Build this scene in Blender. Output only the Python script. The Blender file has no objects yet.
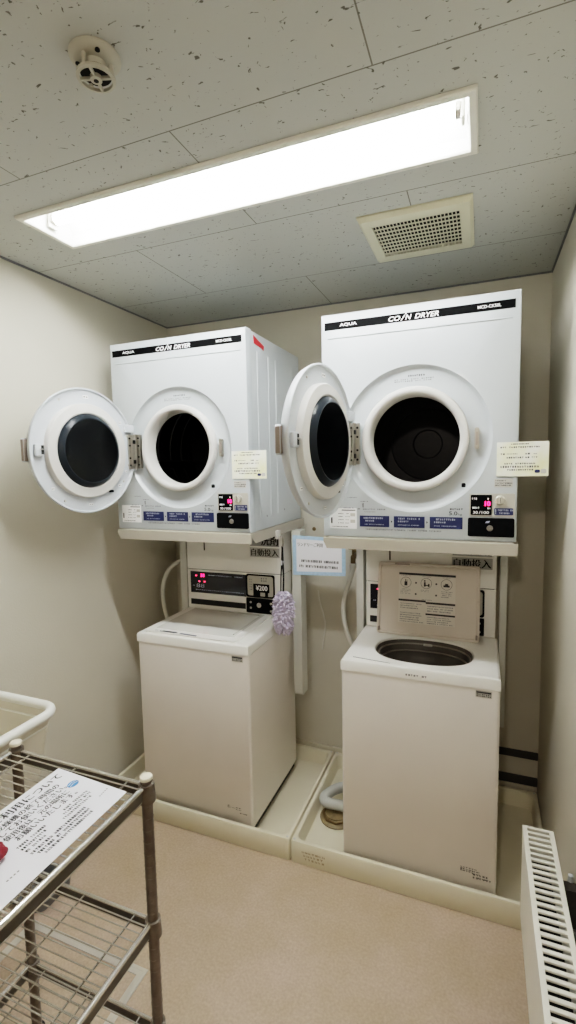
import bpy, bmesh, math, random
from mathutils import Vector, Matrix
R = math.radians
PI = math.pi
scene = bpy.context.scene
COL = scene.collection

TUBE, FILL = 58.0, 2.6
# ------------------------------------------------------------------ materials
def srgb(h):
    if isinstance(h, str):
        h = h.lstrip('#'); c = [int(h[i:i+2], 16)/255 for i in (0, 2, 4)]
    else:
        c = h
    return tuple(x/12.92 if x <= .04045 else ((x+.055)/1.055)**2.4 for x in c)

def mat(name, col, rough=.5, metal=0., var=.04, scale=12., bump=0., bscale=200., spec=.5, emit=None, estr=0., coat=0.):
    m = bpy.data.materials.new(name); m.use_nodes = True
    nt = m.node_tree; b = nt.nodes['Principled BSDF']
    c = srgb(col)
    b.inputs['Roughness'].default_value = rough
    b.inputs['Metallic'].default_value = metal
    b.inputs['Specular IOR Level'].default_value = spec
    b.inputs['Coat Weight'].default_value = coat
    tc = nt.nodes.new('ShaderNodeTexCoord')
    n = nt.nodes.new('ShaderNodeTexNoise'); n.inputs['Scale'].default_value = scale; n.inputs['Detail'].default_value = 4
    nt.links.new(tc.outputs['Object'], n.inputs['Vector'])
    r = nt.nodes.new('ShaderNodeValToRGB')
    r.color_ramp.elements[0].position = .3; r.color_ramp.elements[1].position = .7
    r.color_ramp.elements[0].color = (*[x*(1-var) for x in c], 1)
    r.color_ramp.elements[1].color = (*[min(1, x*(1+var)) for x in c], 1)
    nt.links.new(n.outputs['Fac'], r.inputs['Fac'])
    nt.links.new(r.outputs['Color'], b.inputs['Base Color'])
    if bump:
        n2 = nt.nodes.new('ShaderNodeTexNoise'); n2.inputs['Scale'].default_value = bscale; n2.inputs['Detail'].default_value = 3
        nt.links.new(tc.outputs['Object'], n2.inputs['Vector'])
        bp = nt.nodes.new('ShaderNodeBump'); bp.inputs['Strength'].default_value = bump; bp.inputs['Distance'].default_value = .002
        nt.links.new(n2.outputs['Fac'], bp.inputs['Height']); nt.links.new(bp.outputs['Normal'], b.inputs['Normal'])
    if emit:
        b.inputs['Emission Color'].default_value = (*srgb(emit), 1)
        b.inputs['Emission Strength'].default_value = estr
    return m

M = {}
M['white'] = mat('white_enamel', '#b6bcbf', .35, var=.01, coat=.15)
M['white_side'] = mat('white_sheet_metal', '#bfc4c6', .45, var=.015)
M['door_white'] = mat('door_white_plastic', '#c4c9ce', .4, var=.01)
M['cream'] = mat('cream_rubber', '#cfcdc8', .5, var=.02)
M['ivory'] = mat('ivory_enamel', '#f2ede8', .42, var=.02, scale=5)
M['ivory_lid'] = mat('ivory_plastic_lid', '#f1efe9', .32, var=.01)
M['lid_inner'] = mat('greige_lid_lining', '#d4c9bd', .5, var=.02)
M['lid_film'] = mat('smoked_lid_panel', '#e6e5de', .10, var=.02)
M['tray'] = mat('stand_sheet_metal', '#aca597', .45, var=.02)
M['post'] = mat('stand_post_paint', '#d0d0c9', .4, var=.02)
M['black'] = mat('black_plastic', '#040506', .6, var=.1, spec=.06)
M['blackm'] = mat('black_matte', '#141416', .6, var=.1)
M['ink'] = mat('printing_ink', '#2a2a2e', .7, var=.1)
M['greyink'] = mat('grey_ink', '#77777a', .7, var=.1)
M['whiteink'] = mat('white_ink', '#f4f4f4', .6, var=.01)
M['greyprint'] = mat('grey_white_ink', '#9fa4b4', .6, var=.02)
M['blue'] = mat('navy_label', '#0e1b48', .4, var=.05)
M['navyscreen'] = mat('navy_screen', '#10131f', .15, var=.1)
M['steel'] = mat('brushed_steel', '#a9a59c', .35, 1., var=.08, scale=30)
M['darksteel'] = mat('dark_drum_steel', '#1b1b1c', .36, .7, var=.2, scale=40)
M['tub'] = mat('dark_tub_plastic', '#46413b', .35, .1, var=.1, scale=20)
M['glass'] = mat('smoked_door_glass', '#030405', .16, var=.1, spec=.16)
M['glassrim'] = mat('smoked_glass_wall', '#1b2127', .3, var=.1, spec=.2)
M['handle'] = mat('taupe_handle', '#8b8078', .5, var=.04)
M['red'] = mat('red_sticker', '#c4252b', .45, var=.06)
M['led'] = mat('red_led', '#ff2040', .4, emit='#ff1a50', estr=5)
M['ledred'] = mat('dim_red_led', '#ff3050', .4, emit='#ff2a45', estr=4)
M['greylab'] = mat('grey_sticker', '#b9b6ae', .5, var=.03)
M['silverpanel'] = mat('silver_coin_panel', '#b7b4a9', .45, .2, var=.04)
M['paper'] = mat('white_paper', '#eeeef4', .7, var=.01)
M['skypaper'] = mat('light_blue_border', '#a8c8e2', .7, var=.08, scale=90)
M['pan'] = mat('cream_pan_plastic', '#e3dcc4', .42, var=.03, scale=6)
M['panlab'] = mat('worn_brown_print', '#b3a386', .7, var=.12, scale=60)
M['hose'] = mat('white_hose', '#dad8ce', .45, var=.04)
M['drainhose'] = mat('grey_drain_hose', '#b9bbb6', .5, var=.05)
M['brass'] = mat('dull_brass', '#7d6a4c', .4, .8, var=.15, scale=40)
M['trap'] = mat('stained_drain_trap', '#7a6a4a', .5, var=.3, scale=40)
M['lilac'] = mat('lilac_chenille', '#cfc6dc', .95, var=.12, scale=55)
M['strap'] = mat('black_strap', '#131316', .8)
M['base'] = mat('cream_baseboard', '#d9d3c0', .45, var=.02)
M['dark_strip'] = mat('dark_brown_matte', '#35302a', .6, var=.1)
M['rad'] = mat('radiator_enamel', '#eae7da', .38, var=.015)
M['chrome'] = mat('dull_chrome', '#d8d6d0', .22, .92, var=.08, scale=40)
M['railside'] = mat('dark_rail', '#57534d', .4, .6, var=.1)
M['postmetal'] = mat('bronze_grey_post', '#71685f', .34, .7, var=.15, scale=50)
M['cap'] = mat('cream_post_cap', '#e6ddc8', .5, var=.05)
M['basket'] = mat('white_basket_plastic', '#ecece4', .4, var=.015)
M['basketbody'] = mat('off_white_basket_plastic', '#d6d0c0', .5, var=.03)
M['greybin'] = mat('grey_bin_plastic', '#5f6060', .5, var=.06)
M['burgundy'] = mat('dark_red_cloth', '#6c0c1a', .9, var=.25, scale=60, bump=.6)
M['vent'] = mat('yellowed_vent_plastic', '#dcd8be', .5, var=.03)
M['detector'] = mat('yellowed_detector_plastic', '#b0ac9c', .5, var=.05)
M['dark'] = mat('dark_void', '#060606', .9)
M['trim'] = mat('light_trim_white', '#e2e0d4', .4, var=.01)
M['hatch'] = mat('floor_hatch_metal', '#c3bfb4', .4, .3, var=.05)

def tube_mat():
    m = bpy.data.materials.new('fluorescent_tube'); m.use_nodes = True
    nt = m.node_tree; nt.nodes.clear()
    o = nt.nodes.new('ShaderNodeOutputMaterial'); e = nt.nodes.new('ShaderNodeEmission')
    e.inputs['Color'].default_value = (.97, .99, 1., 1); e.inputs['Strength'].default_value = TUBE
    nt.links.new(e.outputs[0], o.inputs[0]); return m

M['tube'] = tube_mat()

def wall_mat(name, col):
    m = mat(name, col, .75, var=.025, scale=3., bump=.35, bscale=160.)
    return m
M['wall'] = wall_mat('beige_wallpaper', '#c8c3b4')

def floor_mat():
    m = mat('beige_floor', '#c9ae93', .55, var=.03, scale=2.2)
    nt = m.node_tree; b = nt.nodes['Principled BSDF']
    tc = nt.nodes.new('ShaderNodeTexCoord')
    n = nt.nodes.new('ShaderNodeTexNoise'); n.inputs['Scale'].default_value = 3.0; n.inputs['Detail'].default_value = 8; n.inputs['Roughness'].default_value = .65
    nt.links.new(tc.outputs['Object'], n.inputs['Vector'])
    r = nt.nodes.new('ShaderNodeValToRGB')
    el = r.color_ramp.elements
    el[0].position = .3; el[0].color = (*srgb('#a8947a'), 1)
    el[1].position = .7; el[1].color = (*srgb('#b8a393'), 1)
    e = el.new(.5); e.color = (*srgb('#ae9a84'), 1)
    nt.links.new(n.outputs['Fac'], r.inputs['Fac'])
    n2 = nt.nodes.new('ShaderNodeTexNoise'); n2.inputs['Scale'].default_value = 130; n2.inputs['Detail'].default_value = 2
    nt.links.new(tc.outputs['Object'], n2.inputs['Vector'])
    mx = nt.nodes.new('ShaderNodeMixRGB'); mx.blend_type = 'OVERLAY'; mx.inputs['Fac'].default_value = .28
    nt.links.new(r.outputs['Color'], mx.inputs['Color1']); nt.links.new(n2.outputs['Fac'], mx.inputs['Color2'])
    # sparse scuffs
    n3 = nt.nodes.new('ShaderNodeTexNoise'); n3.inputs['Scale'].default_value = 17; n3.inputs['Detail'].default_value = 3
    nt.links.new(tc.outputs['Object'], n3.inputs['Vector'])
    r3 = nt.nodes.new('ShaderNodeValToRGB'); r3.color_ramp.elements[0].position = .77; r3.color_ramp.elements[1].position = .8
    nt.links.new(n3.outputs['Fac'], r3.inputs['Fac'])
    mx2 = nt.nodes.new('ShaderNodeMixRGB'); mx2.inputs['Color2'].default_value = (*srgb('#7a6450'), 1)
    nt.links.new(r3.outputs['Color'], mx2.inputs['Fac']); nt.links.new(mx.outputs['Color'], mx2.inputs['Color1'])
    nt.links.new(mx2.outputs['Color'], b.inputs['Base Color'])
    return m
M['floor'] = floor_mat()

def ceiling_mat():
    m = bpy.data.materials.new('rockwool_ceiling_tiles'); m.use_nodes = True
    nt = m.node_tree; b = nt.nodes['Principled BSDF']; L = nt.links.new
    b.inputs['Roughness'].default_value = .85
    tc = nt.nodes.new('ShaderNodeTexCoord')
    mp = nt.nodes.new('ShaderNodeMapping'); mp.inputs['Location'].default_value = (1.113, -.984, 0)
    L(tc.outputs['Object'], mp.inputs['Vector'])
    br = nt.nodes.new('ShaderNodeTexBrick')
    br.offset = .5; br.offset_frequency = 2; br.squash = 1
    for k, v in (('Scale', 1.), ('Mortar Size', .0016), ('Mortar Smooth', .0), ('Brick Width', .91), ('Row Height', .455), ('Bias', 0.)):
        br.inputs[k].default_value = v
    br.inputs['Color1'].default_value = (1, 1, 1, 1); br.inputs['Color2'].default_value = (.965, .965, .965, 1); br.inputs['Mortar'].default_value = (.36, .34, .31, 1)
    L(mp.outputs['Vector'], br.inputs['Vector'])
    # worm-hole flecks, elongated along x, broken into clusters
    def flecks(sx, sy, loc, lo, hi, rot):
        m2 = nt.nodes.new('ShaderNodeMapping'); m2.inputs['Scale'].default_value = (sx, sy, 1); m2.inputs['Location'].default_value = loc
        m2.inputs['Rotation'].default_value = (0, 0, rot)
        L(tc.outputs['Object'], m2.inputs['Vector'])
        n = nt.nodes.new('ShaderNodeTexNoise'); n.inputs['Scale'].default_value = 1; n.inputs['Detail'].default_value = 2; n.inputs['Roughness'].default_value = .6
        n.inputs['Distortion'].default_value = .6
        L(m2.outputs['Vector'], n.inputs['Vector'])
        r = nt.nodes.new('ShaderNodeValToRGB'); r.color_ramp.elements[0].position = lo; r.color_ramp.elements[1].position = hi
        L(n.outputs['Fac'], r.inputs['Fac']); return r.outputs['Color']
    a = flecks(42, 78, (0, 0, 0), .68, .715, .0)
    c = flecks(85, 70, (7, 3, 0), .68, .72, .4)
    ad = nt.nodes.new('ShaderNodeMath'); ad.operation = 'MAXIMUM'; L(a, ad.inputs[0]); L(c, ad.inputs[1])
    base = nt.nodes.new('ShaderNodeMixRGB'); base.blend_type = 'MULTIPLY'; base.inputs['Fac'].default_value = 1
    base.inputs['Color1'].default_value = (*srgb('#b9bab4'), 1); L(br.outputs['Color'], base.inputs['Color2'])
    fl = nt.nodes.new('ShaderNodeMixRGB'); fl.inputs['Color2'].default_value = (*srgb('#5d5a52'), 1)
    L(ad.outputs[0], fl.inputs['Fac']); L(base.outputs['Color'], fl.inputs['Color1'])
    L(fl.outputs['Color'], b.inputs['Base Color'])
    bp = nt.nodes.new('ShaderNodeBump'); bp.inputs['Strength'].default_value = .4; bp.inputs['Distance'].default_value = -.002
    L(ad.outputs[0], bp.inputs['Height']); L(bp.outputs['Normal'], b.inputs['Normal'])
    return m
M['ceiling'] = ceiling_mat()

def notice_mat():
    m = mat('cream_notice_paper', '#eeeecf', .6, var=.01)
    nt = m.node_tree; b = nt.nodes['Principled BSDF']
    tc = nt.nodes.new('ShaderNodeTexCoord')
    n = nt.nodes.new('ShaderNodeTexNoise'); n.inputs['Scale'].default_value = 14
    nt.links.new(tc.outputs['Object'], n.inputs['Vector'])
    r = nt.nodes.new('ShaderNodeValToRGB'); e = r.color_ramp.elements
    e[0].position = .35; e[0].color = (*srgb('#f2f1e6'), 1); e[1].position = .7; e[1].color = (*srgb('#e9e7b4'), 1)
    nt.links.new(n.outputs['Fac'], r.inputs['Fac']); nt.links.new(r.outputs['Color'], b.inputs['Base Color'])
    return m
M['notice'] = notice_mat()

# ------------------------------------------------------------------ mesh helpers
def new(): return bmesh.new()

def box(bm, x0, x1, y0, y1, z0, z1, bev=0., seg=2):
    vs = [bm.verts.new(p) for p in ((x0,y0,z0),(x1,y0,z0),(x1,y1,z0),(x0,y1,z0),(x0,y0,z1),(x1,y0,z1),(x1,y1,z1),(x0,y1,z1))]
    fs = [bm.faces.new([vs[i] for i in f]) for f in ((0,3,2,1),(4,5,6,7),(0,1,5,4),(1,2,6,5),(2,3,7,6),(3,0,4,7))]
    if bev:
        es = list({e for f in fs for e in f.edges})
        bmesh.ops.bevel(bm, geom=es, offset=bev, segments=seg, profile=.5, affect='EDGES')
    return bm

def prism(bm, poly, axis, a, b):
    """poly: 2-D points; axis: 'x','y','z' extruded from a to b.  x:(y,z)  y:(x,z)  z:(x,y)"""
    def P(p, t):
        return (t, p[0], p[1]) if axis == 'x' else ((p[0], t, p[1]) if axis == 'y' else (p[0], p[1], t))
    A = [bm.verts.new(P(p, a)) for p in poly]; B = [bm.verts.new(P(p, b)) for p in poly]
    n = len(poly)
    bm.faces.new(A[::-1]); bm.faces.new(B)
    for i in range(n): bm.faces.new((A[i], A[(i+1) % n], B[(i+1) % n], B[i]))
    return bm

def lathe(bm, prof, c=(0,0,0), axis='y', n=72, cap0=False, cap1=False, rfun=None):
    """prof: (radius, offset along axis) pairs"""
    rings = []
    for r, o in prof:
        ring = []
        for k in range(n):
            t = 2*PI*k/n; u, v = r*math.cos(t), r*math.sin(t)
            if axis == 'y': p = (c[0]+u, c[1]+o, c[2]+v)
            elif axis == 'z': p = (c[0]+u, c[1]+v, c[2]+o)
            else: p = (c[0]+o, c[1]+u, c[2]+v)
            ring.append(bm.verts.new(p))
        rings.append(ring)
    for a, b in zip(rings, rings[1:]):
        for k in range(n): bm.faces.new((a[k], a[(k+1) % n], b[(k+1) % n], b[k]))
    if cap0: bm.faces.new(rings[0])
    if cap1: bm.faces.new(rings[-1])
    return bm

def smooth_path(pts, sub=8):
    pts = [Vector(p) for p in pts]
    out = []
    for i in range(len(pts)-1):
        p0 = pts[max(i-1, 0)]; p1 = pts[i]; p2 = pts[i+1]; p3 = pts[min(i+2, len(pts)-1)]
        for k in range(sub):
            t = k/sub
            out.append(.5*((2*p1)+(p2-p0)*t+(2*p0-5*p1+4*p2-p3)*t*t+(3*p1-p0-3*p2+p3)*t**3))
    out.append(pts[-1]); return out

def tube(bm, pts, r, n=12, closed=False, rib=0.):
    pts = [Vector(p) for p in pts]; rings = []; m = len(pts)
    up = None
    for i, p in enumerate(pts):
        if closed: d = (pts[(i+1) % m]-pts[i-1])
        else: d = pts[min(i+1, m-1)]-pts[max(i-1, 0)]
        d.normalize()
        if up is None:
            up = Vector((0,0,1)) if abs(d.z) < .9 else Vector((1,0,0))
        s = d.cross(up); s.normalize(); up = s.cross(d); up.normalize()
        rr = (r[i] if isinstance(r, (list, tuple)) else r)*(1+(rib if i % 2 else 0))
        rings.append([bm.verts.new(p+rr*(math.cos(2*PI*k/n)*s+math.sin(2*PI*k/n)*up)) for k in range(n)])
    seq = list(zip(rings, rings[1:]))
    if closed: seq.append((rings[-1], rings[0]))
    for a, b in seq:
        for k in range(n): bm.faces.new((a[k], a[(k+1) % n], b[(k+1) % n], b[k]))
    if not closed:
        bm.faces.new(rings[0][::-1]); bm.faces.new(rings[-1])
    return bm

def rod(bm, a, b, r, n=8): return tube(bm, [a, b], r, n)

def sphere(bm, c, r, u=12, v=8, sc=(1,1,1)):
    m = Matrix.Translation(c) @ Matrix.Diagonal((*[r*s for s in sc], 1))
    bmesh.ops.create_uvsphere(bm, u_segments=u, v_segments=v, radius=1, matrix=m); return bm

def rrect(x0, x1, y0, y1, r, n=6):
    pts = []
    for cx, cy, a in ((x1-r, y1-r, 0), (x0+r, y1-r, 90), (x0+r, y0+r, 180), (x1-r, y0+r, 270)):
        for k in range(n+1):
            t = R(a+90*k/n); pts.append((cx+r*math.cos(t), cy+r*math.sin(t)))
    return pts

def loops(bm, rings, cap0=False, cap1=False):
    """bridge successive closed loops of 3-D points with equal counts"""
    V = [[bm.verts.new(p) for p in ring] for ring in rings]
    n = len(V[0])
    for a, b in zip(V, V[1:]):
        for k in range(n): bm.faces.new((a[k], a[(k+1) % n], b[(k+1) % n], b[k]))
    if cap0: bm.faces.new(V[0])
    if cap1: bm.faces.new(V[-1])
    return bm

def rect_ring(x0, x1, z0, z1, c, n):
    """n points on the rectangle by angle about c, corners snapped"""
    out = []
    for k in range(n):
        t = 2*PI*k/n; dx, dz = math.cos(t), math.sin(t)
        s = min([(x1-c[0])/dx if dx > 1e-9 else ((x0-c[0])/dx if dx < -1e-9 else 1e9), (z1-c[1])/dz if dz > 1e-9 else ((z0-c[1])/dz if dz < -1e-9 else 1e9)])
        out.append([c[0]+dx*s, c[1]+dz*s])
    for X in (x0, x1):
        for Z in (z0, z1):
            k = min(range(n), key=lambda i: (out[i][0]-X)**2+(out[i][1]-Z)**2); out[k] = [X, Z]
    return out

def obj(name, bm, m, parent=None, smooth=False, angle=38):
    bmesh.ops.recalc_face_normals(bm, faces=bm.faces)
    me = bpy.data.meshes.new(name); bm.to_mesh(me); bm.free()
    me.materials.append(M[m] if isinstance(m, str) else m)
    if smooth:
        me.polygons.foreach_set('use_smooth', [True]*len(me.polygons))
        me.set_sharp_from_angle(angle=R(angle))
    o = bpy.data.objects.new(name, me); COL.objects.link(o)
    if parent: o.parent = parent
    return o

def tag(o, label, cat, group=None):
    o['label'] = label; o['category'] = cat
    if group: o['group'] = group
    return o

def thing(name, label, cat, loc=(0,0,0), rotz=0, group=None):
    o = bpy.data.objects.new(name, None); COL.objects.link(o)
    o.empty_display_size = .1; o.location = loc; o.rotation_euler = (0, 0, rotz)
    return tag(o, label, cat, group)

def struct(name, bm, m, smooth=False):
    o = obj(name, bm, m, None, smooth); o['kind'] = 'structure'; return o

def dup(o, parent=None):
    c = o.copy(); COL.objects.link(c)
    if parent: c.parent = parent
    for ch in list(o.children): dup(ch, c)
    return c

def text_bm(bm, s, frame, x0, x1, z0, z1, bold=0., shear=0., keep=False):
    """lettering fitted to the box x0..x1, z0..z1 of a local frame (maps (u,v)->3-D)"""
    if bold and max(map(ord, s)) > 0x3000:          # thicken kana and kanji by overprinting
        e = bold*.9*(z1-z0)
        for q in (-e, 0, e): text_bm(bm, s, frame, x0+q, x1+q, z0, z1, 0, shear)
        return bm
    cu = bpy.data.curves.new('t', 'FONT'); cu.body = s; cu.size = 1; cu.shear = shear; cu.offset = bold; cu.resolution_u = 3
    t = bpy.data.objects.new('t', cu); COL.objects.link(t)
    dg = bpy.context.evaluated_depsgraph_get(); dg.update()
    me = bpy.data.meshes.new_from_object(t.evaluated_get(dg))
    xs = [v.co.x for v in me.vertices]; ys = [v.co.y for v in me.vertices]
    if xs:
        ax, bx, ay, by = min(xs), max(xs), min(ys), max(ys)
        vs = [bm.verts.new(frame(x0+(v.co.x-ax)/(bx-ax)*(x1-x0), z0+(v.co.y-ay)/max(by-ay, 1e-6)*(z1-z0))) for v in me.vertices]
        for p in me.polygons:
            try: bm.faces.new([vs[i] for i in p.vertices])
            except ValueError: pass
    bpy.data.objects.remove(t); bpy.data.curves.remove(cu); bpy.data.meshes.remove(me)
    return bm

def front(y):            # text / print on a face looking towards -y
    return lambda u, v: (u, y, v)

def quad(bm, frame, x0, x1, z0, z1):
    bm.faces.new([bm.verts.new(frame(*p)) for p in ((x0, z0), (x1, z0), (x1, z1), (x0, z1))])

def fine(bm, frame, x0, x1, z0, z1, rows, seed, fill=.5, ragged=.25, ch=None):
    """rows of tiny illegible characters"""
    rnd = random.Random(seed); pitch = (z1-z0)/rows; h = pitch*fill; ch = ch or h*.95
    for i in range(rows):
        z = z1-(i+.5)*pitch; xe = x1-(x1-x0)*ragged*rnd.random(); x = x0
        while x < xe:
            w = ch*(.55+.35*rnd.random())
            k = rnd.random()
            if k < .05: pass
            elif k < .5: quad(bm, frame, x, x+w, z-h/2, z+h/2)
            elif k < .75:
                quad(bm, frame, x, x+w, z+h*.12, z+h/2); quad(bm, frame, x+w*.3, x+w*.7, z-h/2, z+h*.12)
            else:
                quad(bm, frame, x, x+w*.35, z-h/2, z+h/2); quad(bm, frame, x+w*.55, x+w, z-h/2, z+h*.35)
            x += ch*1.12
    return bm

# ------------------------------------------------------------------ room
XL, XR, YB, YF, ZC = -1.5685, .2495, 2.252, -1.3, 2.256
bm = new(); box(bm, XL-.1, XR+.1, YF-.1, YB+.1, -.1, 0); struct('floor', bm, 'floor')
bm = new(); box(bm, XL-.1, XL, YF-.1, YB+.1, 0, ZC+.15); struct('wall_left', bm, 'wall')
bm = new(); box(bm, XR, XR+.1, YF-.1, YB+.1, 0, ZC+.15); struct('wall_right', bm, 'wall')
bm = new(); box(bm, XL, XR, YB, YB+.1, 0, ZC+.15); struct('wall_back', bm, 'wall')
bm = new(); box(bm, XL, XR, YF-.1, YF, 0, ZC+.15); struct('wall_front', bm, 'wall')
# warm ceiling lamp at the entrance end of the room, behind the camera
la = bpy.data.lights.new('entrance_lamp', 'AREA'); la.shape = 'DISK'; la.size = .11; la.energy = FILL; la.color = (1., .87, .74)
lo = bpy.data.objects.new('entrance_lamp', la); COL.objects.link(lo); lo.location = (-.17, -1.0, 2.19)
lo.rotation_euler = (Vector((-.45, 1.8, .5))-lo.location).to_track_quat('-Z', 'Y').to_euler()
LX0, LX1, LY0, LY1 = -1.2864, -.0189, 1.1077, 1.3301
hx0, hx1, hy0, hy1 = LX0+.012, LX1-.012, LY0+.012, LY1-.012
bm = new()
for a, b_, c, d in ((XL, XR, YF, hy0), (XL, XR, hy1, YB), (XL, hx0, hy0, hy1), (hx1, XR, hy0, hy1)):
    box(bm, a, b_, c, d, ZC, ZC+.02)
struct('ceiling', bm, 'ceiling')
bm = new(); box(bm, XL, XR, YF, YB, ZC+.15, ZC+.2); struct('trim_5', bm, 'dark')   # slab above the ceiling void
# thin shadow-gap moulding round the ceiling
bm = new(); box(bm, XL, XL+.006, YF, YB, ZC-.006, ZC); struct('trim_1', bm, 'greyink')
bm = new(); box(bm, XR-.006, XR, YF, YB, ZC-.006, ZC); struct('trim_2', bm, 'greyink')
bm = new(); box(bm, XL+.006, XR-.006, YB-.006, YB, ZC-.006, ZC); struct('trim_3', bm, 'greyink')
bm = new(); box(bm, XL, XL+.010, YF, 2.2, 0, .065, .003); struct('baseboard_left', bm, 'base')
bm = new(); box(bm, XL+.01, XR-.012, YB-.010, YB, .0, .095, .003); struct('baseboard_back', bm, 'base')
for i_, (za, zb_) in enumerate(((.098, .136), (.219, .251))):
    bm = new(); box(bm, .02, XR-.001, YB-.010, YB, za, zb_, .002); struct('trim_%d' % (6+i_), bm, 'dark_strip')  # dark brown strips low on the right end of the back wall
bm = new(); box(bm, XR-.010, XR, YF, 1.60, 0, .065, .003); struct('baseboard_right', bm, 'base')

# floor access hatch frame set in the floor under the rack
t = thing('floor_hatch', 'thin pale metal frame of a floor hatch, set in the floor under the wire rack', 'floor hatch', (-1.146, .84, 0))
hxa, hxb, hya, hyb = -.235, .235, -.25, .235
bm = new()
for a, b_, c, d in ((hxa, hxb, hyb-.024, hyb), (hxa, hxb, hya, hya+.024), (hxa, hxa+.024, hya+.024, hyb-.024), (hxb-.024, hxb, hya+.024, hyb-.024)):
    box(bm, a, b_, c, d, 0, .003)
obj('frame', bm, 'hatch', t)
bm = new()
for k in (-1, 1):
    box(bm, hxb-.010, hxb-.0085, hya+.012, hyb-.012, .003, .0034) if k == 1 else box(bm, hxa+.012, hxb-.012, hyb-.010, hyb-.0085, .003, .0034)
obj('groove', bm, 'greylab', t)

# ------------------------------------------------------------------ ceiling light
cxl, cyl = (LX0+LX1)/2, (LY0+LY1)/2
t = thing('recessed_fluorescent_light', 'long recessed ceiling light with one bright bare fluorescent tube', 'ceiling light', (cxl, cyl, ZC))
hw, hd = (LX1-LX0)/2, (LY1-LY0)/2
bm = new()
ow, od, iw, idp = hw, hd, hw-.020, hd-.020
def rr(w, d, z): return [(-w, -d, z), (w, -d, z), (w, d, z), (-w, d, z)]
loops(bm, [rr(ow, od, -.0005), rr(ow, od, -.007), rr(ow-.003, od-.003, -.010), rr(iw+.003, idp+.003, -.010), rr(iw, idp, -.006), rr(iw, idp, -.0005)])
obj('trim_frame', bm, 'trim', t)
bm = new()
loops(bm, [rr(iw, idp, -.004), rr(iw-.004, idp-.004, .02), rr(iw-.006, .045, .085)], cap1=True)
obj('reflector', bm, mat('white_reflector', '#d6d6d0', .5, var=.01), t)
bm = new(); lathe(bm, [(.0, -.585), (.016, -.585), (.016, .585), (.0, .585)], (0, 0, .030), 'x', 20)
tb = obj('fluorescent_tube', bm, 'tube', t, True)
for s in (-1, 1):
    bm = new(); lathe(bm, [(0, s*.585), (.0163, s*.5855), (.0163, s*.597), (.008, s*.600), (0, s*.600)], (0, 0, .030), 'x', 20); obj('tube_cap', bm, 'steel', tb, True)
for s in (-1, 1):
    bm = new(); box(bm, min(s*.598, s*.606), max(s*.598, s*.606), -.017, .017, .004, .08, .003)
    obj('lamp_holder', bm, 'trim', t)

# ------------------------------------------------------------------ vent
VX0, VX1, VY0, VY1 = -.3653, -.0343, 1.5231, 1.8573
t = thing('ventilation_grille', 'yellowed square ceiling vent cover with a grid of dark holes', 'vent', ((VX0+VX1)/2, (VY0+VY1)/2, ZC))
vw, vd = (VX1-VX0)/2, (VY1-VY0)/2
bm = new()
gx, gy = .129, .118
def r4(w, d, z, oy=0): return [(-w, -d+oy, z), (w, -d+oy, z), (w, d+oy, z), (-w, d+oy, z)]
goy = .0
loops(bm, [r4(vw, vd, -.0005), r4(vw, vd, -.006), r4(vw-.010, vd-.010, -.017), r4(gx+.006, gy+.006, -.017, goy), r4(gx, gy, -.016, goy), r4(gx, gy, -.004, goy)])
obj('cover', bm, 'vent', t)
bm = new(); nx, ny = 24, 9
for i in range(nx+1):
    x = -gx+2*gx*i/nx; box(bm, x-.0014, x+.0014, -gy, gy, -.0165, -.0155)
for j in range(ny+1):
    y = -gy+2*gy*j/ny; box(bm, -gx, gx, y-.0040, y+.0040, -.0165, -.0155)
obj('grid', bm, 'vent', t)
bm = new(); box(bm, -gx-.002, gx+.002, -gy-.002, gy+.002, -.006, -.002); obj('duct', bm, 'dark', t)

# ------------------------------------------------------------------ heat detector
t = thing('heat_detector', 'round yellowed heat detector with spoked disc hanging from the ceiling', 'detector', (-.664, .766, ZC))
t.scale = (.74, .74, .68)
bm = new(); lathe(bm, [(.0, -.0005), (.060, -.0005), (.061, -.006), (.056, -.014), (.047, -.018), (.034, -.0185), (0, -.0185)], (0, 0, 0), 'z', 48); obj('base', bm, 'detector', t, True)
bm = new()
for k in range(3):
    a = R(30+120*k); x, y = .038*math.cos(a), .038*math.sin(a)
    box(bm, x-.004, x+.004, y-.004, y+.004, -.052, -.017, .001)
lathe(bm, [(0, -.018), (.026, -.018), (.024, -.036), (0, -.036)], (0, 0, 0), 'z', 32)
obj('post', bm, 'detector', t)
bm = new()
lathe(bm, [(.046, -.050), (.046, -.057), (.0385, -.059), (.0385, -.050), (.046, -.050)], (0, 0, 0), 'z', 48)
lathe(bm, [(.0, -.050), (.014, -.050), (.014, -.060), (.008, -.061), (0, -.061)], (0, 0, 0), 'z', 24)
for k in range(4):
    a = R(20+90*k); ca, sa = math.cos(a), math.sin(a)
    p = [(.012*ca+.003*sa, .012*sa-.003*ca), (.040*ca+.003*sa, .040*sa-.003*ca), (.040*ca-.003*sa, .040*sa+.003*ca), (.012*ca-.003*sa, .012*sa+.003*ca)]
    prism(bm, p, 'z', -.058, -.051)
obj('spoked_disc', bm, 'detector', t, True)
bm = new(); lathe(bm, [(0, -.062), (.006, -.062), (.006, -.0605), (0, -.0605)], (0, 0, 0), 'z', 16)
lathe(bm, [(0, -.046), (.037, -.046), (.037, -.042), (0, -.042)], (0, 0, 0), 'z', 24); obj('sensor', bm, 'dark', t)
for dx, dy in ((-.038, -.018), (.034, -.030)):
    bm = new(); lathe(bm, [(0, -.0205), (.006, -.0205), (.006, -.016), (0, -.016)], (dx, dy, 0), 'z', 16); obj('screw_hole', bm, 'dark', t)

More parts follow.
